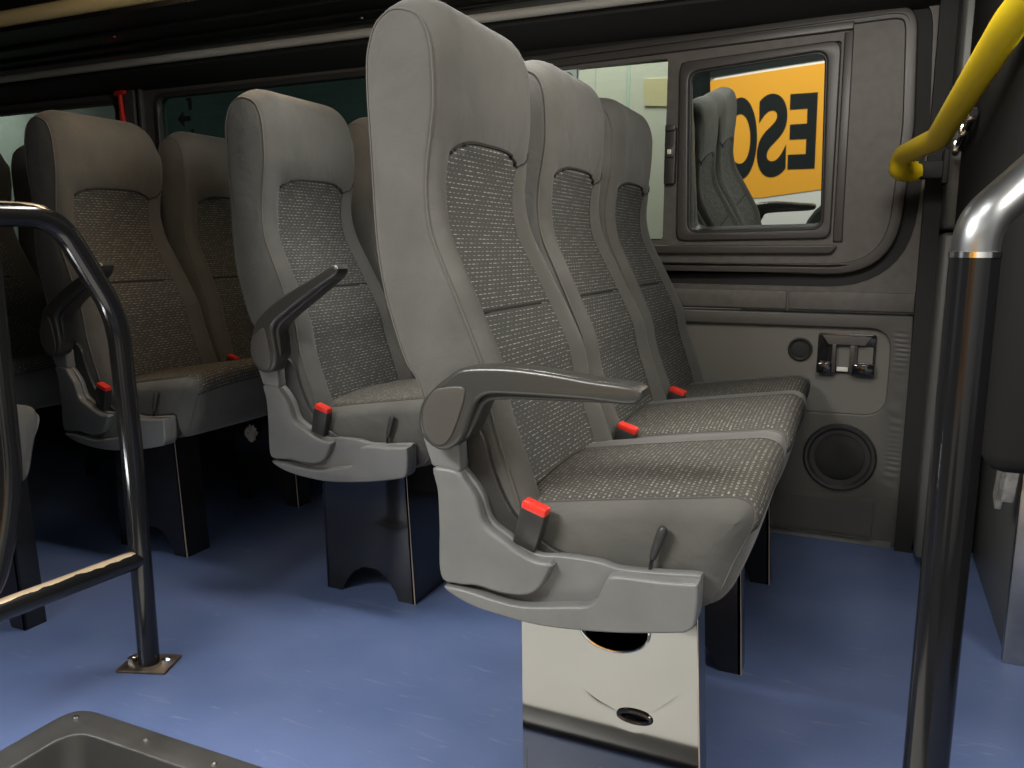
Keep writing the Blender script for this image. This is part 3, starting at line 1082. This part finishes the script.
au = tag(empty('ashtray_unit', (-0.0485, WY + 0.004, 0.532)), 'black wall-mounted ashtray and holder unit with a pale top lip', 'holder')
link('housing', prism(rrect(-0.074, 0.074, -0.054, 0.054, .008), -0.010, 0.0, 0.002, [rrect(-0.024, 0.010, -0.040, 0.024, .003), rrect(0.030, 0.068, -0.024, 0.022, .003)]), 'black_gloss', au)
link('back_plate', prism(rrect(-0.06, 0.07, -0.045, 0.04, .004), -0.003, 0.0), 'pocket_cloth', au)
lip = prism([(-0.064, 0.050), (0.062, 0.048), (0.046, 0.024), (-0.046, 0.024)], -0.020, -0.009, 0.002)
link('top_lip', lip, 'wall_trim', au)
link('divider', join_mesh('d', box(-0.036, -0.025, -0.024, -0.008, -0.054, 0.026, .002), box(0.010, 0.024, -0.024, -0.008, -0.052, 0.024, .002)), 'frame_plastic', au)
link('bottom_cup', join_mesh('d', box(-0.074, -0.034, -0.030, -0.008, -0.056, -0.026, .005), box(0.018, 0.074, -0.030, -0.008, -0.056, -0.026, .005)), 'black_gloss', au)
link('clip', box(-0.022, 0.008, -0.016, -0.008, -0.050, -0.038, .002), 'rack_grey', au)

# red emergency hammer on the post
hm = tag(empty('emergency_hammer', (-2.715, WY - 0.022, 1.352)), 'red emergency window hammer on the post between two rear windows', 'hammer')
link('handle', tube([(0.012, 0, -0.13), (0.010, 0, -0.06), (0.004, 0, -0.02), (0.0, 0, 0.05)], [0.014, 0.014, 0.010, 0.009], 12), 'red_plastic', hm)
link('head', tube([(-0.030, 0, 0.056), (-0.020, 0, 0.058), (0.020, 0, 0.060), (0.030, 0, 0.060)], [0.006, 0.011, 0.011, 0.006], 12), 'red_plastic', hm)


def text_mesh(s, size, off=0.0, ext=0.001):
    cu = bpy.data.curves.new('t', 'FONT')
    cu.body = s
    cu.size = size
    cu.offset = off
    cu.extrude = ext
    cu.align_x = 'CENTER'
    cu.align_y = 'CENTER'
    o = bpy.data.objects.new('t', cu)
    COL.objects.link(o)
    dg = bpy.context.evaluated_depsgraph_get()
    me = bpy.data.meshes.new_from_object(o.evaluated_get(dg))
    bpy.data.objects.remove(o)
    bpy.data.curves.remove(cu)
    me.materials.clear()
    return me


# stickers on the glass (their printed side faces outwards, so they read reversed)
st = tag(empty('window_sticker', (-0.905, WY + 0.013, 1.322)), 'small bordered teal sticker at the top of the pale fixed window', 'sticker')
link('sheet', prism(rrect(-0.062, 0.062, -0.034, 0.034, .004), -0.0005, 0.0005), 'sticker_pale', st)
link('border', prism(rrect(-0.060, 0.060, -0.032, 0.032, .004), -0.0012, -0.0004, 0, [rrect(-0.055, 0.055, -0.027, 0.027, .003)]), 'sticker_teal', st)
tm = text_mesh('C 2', 0.045, 0.001)
xform(tm, Matrix.Rotation(PI, 4, 'Z') @ Matrix.Rotation(R(90), 4, 'X'))
link('print', tm, 'sticker_teal', st, (0.012, -0.0012, 0))
ar = tag(empty('exit_arrow_sticker', (-2.415, WY + 0.008, 1.30)), 'dark arrow sticker on the dark green rear window', 'sticker')
link('arrow', prism([(-0.040, 0.0), (-0.008, 0.030), (-0.008, 0.009), (0.026, 0.009), (0.026, -0.009), (-0.008, -0.009), (-0.008, -0.030)], -0.002, 0.002), 'black_matt', ar)
link('print', prism([(0.020, 0.030), (0.034, 0.030), (0.034, 0.075), (0.010, 0.075), (0.010, 0.064), (0.020, 0.064)], -0.002, 0.002), 'black_matt', ar)
link('print', box(0.024, 0.040, -0.002, 0.002, -0.095, -0.040), 'black_matt', ar)

# crumpled paper caught under the third row
bm = bmesh.new()
bmesh.ops.create_icosphere(bm, subdivisions=3, radius=0.017)
random.seed(4)
for v in bm.verts:
    v.co *= 0.7 + 0.55 * random.random()
    v.co.z *= 1.5
tag(link('crumpled_paper', finish(bm, 'paper', 20), 'paper_white', None, (-1.785, 1.950, 0.232)), 'white crumpled paper scrap stuck on the dark seat leg under the third row', 'paper')

# ---------------------------------------------------------------- ceiling, rack
struct(link('ceiling', box(-4.2, 0.9, 0.52, 2.43, 1.64, 1.68), 'roof_lining'))
struct(link('trim_7', extrude_x([(2.43, 1.415), (2.375, 1.415), (2.20, 1.440), (2.20, 1.51), (2.43, 1.53)], -4.2, 0.112, bev=0.002), 'roof_lining'))
rk = tag(empty('overhead_duct', (0, 0, 0)), 'long black overhead duct with a pale lower edge strip above the windows', 'duct')
link('casing', extrude_x([(2.215, 1.47), (2.10, 1.462), (2.09, 1.462), (1.96, 1.468), (1.93, 1.46), (1.74, 1.47), (1.72, 1.52), (1.73, 1.636), (2.215, 1.636)], -4.19, 0.19, bev=0.003), 'rack_black', rk)
link('edge_strip', tube([(-4.19, 2.165, 1.474), (-2.0, 2.165, 1.474), (0.14, 2.165, 1.474)], 0.027, 20), 'rack_grey', rk)
for y, z in ((2.06, 1.462), (1.99, 1.464), (1.86, 1.460)):
    link('groove_strip', tube([(-4.19, y, z), (0.19, y, z)], 0.007, 10), 'rack_black', rk)
for x, y in ((-2.15, 1.86), (-1.35, 2.0)):
    link('screw', lathe([(0.0005, -0.004), (0.005, -0.003), (0.006, 0.0)], 10), 'steel', rk, (x, y, 1.452), (R(90), 0, 0))
gy = tag(link('grab_rail', tube([(-4.19, 1.665, 1.478), (-2.4, 1.665, 1.478), (0.15, 1.665, 1.478)], 0.021, 18), 'rail_cream'), 'dull yellow ceiling grab rail under the overhead duct, top left corner', 'rail')

# ---------------------------------------------------------------- front end: pillar, bulkhead
struct(link('trim_8', box(0.110, 0.150, 2.33, 2.43, 0.0, 1.64), 'black_matt'))
struct(link('wall_corner', box(0.10, 0.96, 2.43, 2.46, -0.04, 1.68), 'panel_black'))
struct(link('trim_light_stop', box(-1.20, 0.93, 0.42, 0.52, 1.60, 1.68), 'roof_lining'))  # unseen header beam, added to cut the outside light over the doorway
struct(link('trim_9', box(0.150, 0.225, 2.20, 2.42, 0.03, 0.855, 0.012, 3), 'pillar_grey'))
struct(link('trim_10', box(0.150, 0.225, 2.20, 2.42, 0.862, 1.64, 0.012, 3), 'pillar_grey'))
struct(link('wall_front', box(0.93, 0.96, 0.5, 2.43, -0.04, 1.68), 'panel_black'))
bk = tag(empty('driver_bulkhead', (0.2, 1.8, 0)), 'black padded bulkhead behind the driver at the right edge', 'partition')
link('upper_panel', box(-0.03, 0.05, -0.48, 0.39, 0.49, 1.44, 0.03, 3), 'panel_black', bk)
lp = link('lower_panel', box(0.10, 0.13, -0.025, 0.56, 0.0, 0.60, 0.004), 'pillar_grey', bk)
link('edge_strip', box(0.092, 0.138, -0.045, -0.024, 0.0, 0.40, 0.003), 'steel', bk)
link('bracket', xform(join_mesh('b', box(0.0, 0.012, -0.022, 0.022, -0.07, 0.075, .003), box(-0.012, 0.016, -0.03, 0.03, 0.060, 0.075, .003), box(0.0, 0.03, -0.022, -0.014, -0.05, 0.04, .003)), Matrix.Translation((0.052, -0.045, 0.385)) @ Matrix.Rotation(R(24), 4, 'X')), 'bracket_metal', bk)

hp = link('hook_strip', tube([(-0.042, 0.02, 1.075), (-0.042, 0.20, 1.055), (-0.042, 0.36, 1.035)], 0.008, 10), 'black_gloss', bk)
for y, z in ((0.04, 1.073), (0.16, 1.060), (0.30, 1.043)):
    link('clip', box(-0.054, -0.034, y - .014, y + .014, z - .012, z + .012, .003), 'chrome', hp)

# yellow grab handle
YP = [(0.178, 1.09, 1.141), (0.161, 1.197, 1.125), (0.146, 1.291, 1.1145), (0.135, 1.573, 1.088), (0.105, 1.896, 1.0386), (0.05, 2.162, 1.0355), (0.042, 2.20, 1.004), (0.062, 2.225, 1.000), (0.088, 2.235, 1.003)]
yh = tag(empty('bent_grab_rail', (0.15, 2.235, 1.005)), 'bright yellow tubular grab handle bent at its end beside the window pillar', 'rail')
path = fillet([Vector(p) - Vector((0.15, 2.235, 1.005)) for p in (YP[0], YP[2], YP[4], YP[5], YP[6], YP[7], YP[8])], 0.022, 6)
link('tube', tube(path, 0.0235, 20), 'yellow_paint', yh)
link('bracket', join_mesh('b', box(-0.066, 0.0, -0.018, 0.022, -0.022, 0.020, 0.005), box(-0.012, 0.002, -0.03, 0.04, -0.035, 0.045, 0.004)), 'black_matt', yh)

# steel and black entrance post
po = tag(empty('handrail_post', (0.083, 0.826, 0)), 'glossy black entrance post with a bent bare steel top at right', 'post')
link('post', tube([(0, 0, 0.0), (0, 0, 0.4), (0, 0, 0.814)], 0.0205, 24), 'post_black', po)
link('collar', tube([(0, 0, 0.811), (0, 0, 0.816)], 0.0212, 24), 'chrome', po)
link('steel_rail', tube(fillet([(0, 0, 0.80), (0, 0, 0.840), (0.040, 0.040, 0.880), (0.12, 0.12, 0.960)], 0.022, 8), 0.0195, 24), 'steel', po)
link('base_plate', box(-0.05, 0.05, -0.05, 0.05, 0.0, 0.006, 0.002), 'steel', po)

# black tubular handrail by the step well
hr = tag(empty('tubular_handrail', (-1.26, 1.055, 0)), 'black tubular handrail frame with paint worn to beige, bolted to the floor', 'handrail')
up = fillet([(0, -0.75, 0.872), (0, -0.112, 0.872), (0, -0.008, 0.695), (0, 0, 0.45), (0, 0, 0.006)], 0.055, 8)
link('upright', tube(up, 0.020, 20), 'tube_worn', hr)
link('lower_rail', tube([(0, -0.002, 0.225), (0, -0.30, 0.237), (0, -0.75, 0.255)], 0.0185, 20), 'tube_worn', hr)
link('inner_upright', tube(fillet([(0.0, -0.235, 0.865), (0.0, -0.235, 0.42), (0, -0.29, 0.26), (0, -0.40, 0.24)], 0.10, 8), 0.0185, 20), 'tube_black', hr)
bp_ = link('base_plate', box(-0.050, 0.050, -0.035, 0.035, 0.0, 0.006, 0.002), 'rusty_plate', hr, None, (0, 0, R(20)))
for x in (-0.034, 0.036):
    link('bolt', xform(lathe([(0.001, -0.012), (0.006, -0.011), (0.010, -0.008), (0.010, 0.0)], 6), Matrix.Rotation(R(-90), 4, 'X')), 'chrome', bp_, (x, 0, 0.006))

# ---------------------------------------------------------------- our van's near side, rear end, and the yard
struct(link('wall_side', box(-4.2, -1.20, 0.44, 0.50, -0.04, 1.68), 'wall_trim'))
struct(link('wall_rear', box(-4.26, -4.2, 0.44, 2.43, -0.04, 1.68), 'panel_black'))
struct(link('ground', box(-9, 6, -5, 8, -0.66, -0.60), 'garage_concrete'))
struct(link('wall_garage_unseen', box(-9, 6, -5.0, -4.9, -0.6, 3.2), 'garage_wall_green'))  # unseen dark wall, added so the sliding pane reflects dark
struct(link('wall_garage', box(-9, 6, 4.6, 4.7, -0.6, 3.6), 'garage_wall_green'))
bs = tag(empty('parked_bus', (-1.0, -1.6, -0.6)), 'white school bus with orange lettered band, reflected in the side windows', 'bus')
link('body', box(-0.20, 4.2, -1.9, 0.0, 0.22, 3.0, 0.05, 4), 'bus_white', bs)
link('window_band', prism([(-0.19, 1.690), (0.2, 1.722), (0.655, 1.752), (1.1, 1.79), (3.9, 1.79), (3.9, 2.60), (-0.19, 2.60)], 0.0, 0.008), 'bus_black', bs)
bnd = rpoly([(-0.19, 0.785, .01), (0.2, 0.800, .2), (0.655, 0.855, .3), (1.1, 0.94, .01), (1.1, 1.765, .01), (0.655, 1.73, .3), (0.2, 1.70, .2), (-0.19, 1.67, .01)])
bd = link('orange_band', prism(bnd, 0.0, 0.006), 'bus_orange', bs)
for ch, x, z, wd, ht in (('E', 0.470, 1.270, .190, .53), ('S', 0.258, 1.250, .210, .595), ('C', 0.050, 1.240, .205, .595), ('O', -0.125, 1.235, .12, .56)):
    tme = text_mesh(ch, 1.0, 0.030, 0.002)
    xs = [v.co.x for v in tme.vertices]
    ys = [v.co.y for v in tme.vertices]
    cx, cy = (max(xs) + min(xs)) / 2, (max(ys) + min(ys)) / 2
    sx, sy = wd / (max(xs) - min(xs)), ht / (max(ys) - min(ys))
    for v in tme.vertices:
        v.co = (-(v.co.x - cx) * sx, v.co.z + 0.008, (v.co.y - cy) * sy)
    link('letter', tme, 'bus_black', bd, (x, 0, z))
for x in (0.9, 3.4):
    wh = link('wheel', lathe([(0.02, 0.02), (0.24, 0.03), (0.30, 0.02), (0.40, 0.02), (0.42, 0.0), (0.42, -0.2)], 36), 'black_rubber', bs, (x, 0.0, 0.42))
    link('wheel_cap', lathe([(0.02, 0.045), (0.2, 0.035), (0.23, 0.025)], 24), 'steel', wh)

pv = tag(empty('parked_van', (-1.25, 3.2, -0.6)), 'pale white parked van seen through the fixed window beside the sliding pane', 'van')
link('body', box(-0.55, 0.62, 0.0, 1.3, 0.25, 2.75, 0.06, 4), 'bus_white', pv)
for x, wd in ((0.19, 0.004), (0.32, 0.014)):
    link('door_groove', box(x, x + wd, -0.004, 0.0, 0.4, 2.6, 0.0015), 'sticker_pale', pv)
link('yellow_notice', prism([(0.395, 1.965), (0.52, 1.955), (0.52, 2.06), (0.388, 2.065)], -0.004, 0.0), 'bus_yellow', pv)
wh = link('wheel', lathe([(0.02, -0.02), (0.24, -0.03), (0.30, -0.02), (0.36, -0.02), (0.38, 0.0), (0.38, 0.2)], 36), 'black_rubber', pv, (-0.1, 0.0, 0.38))
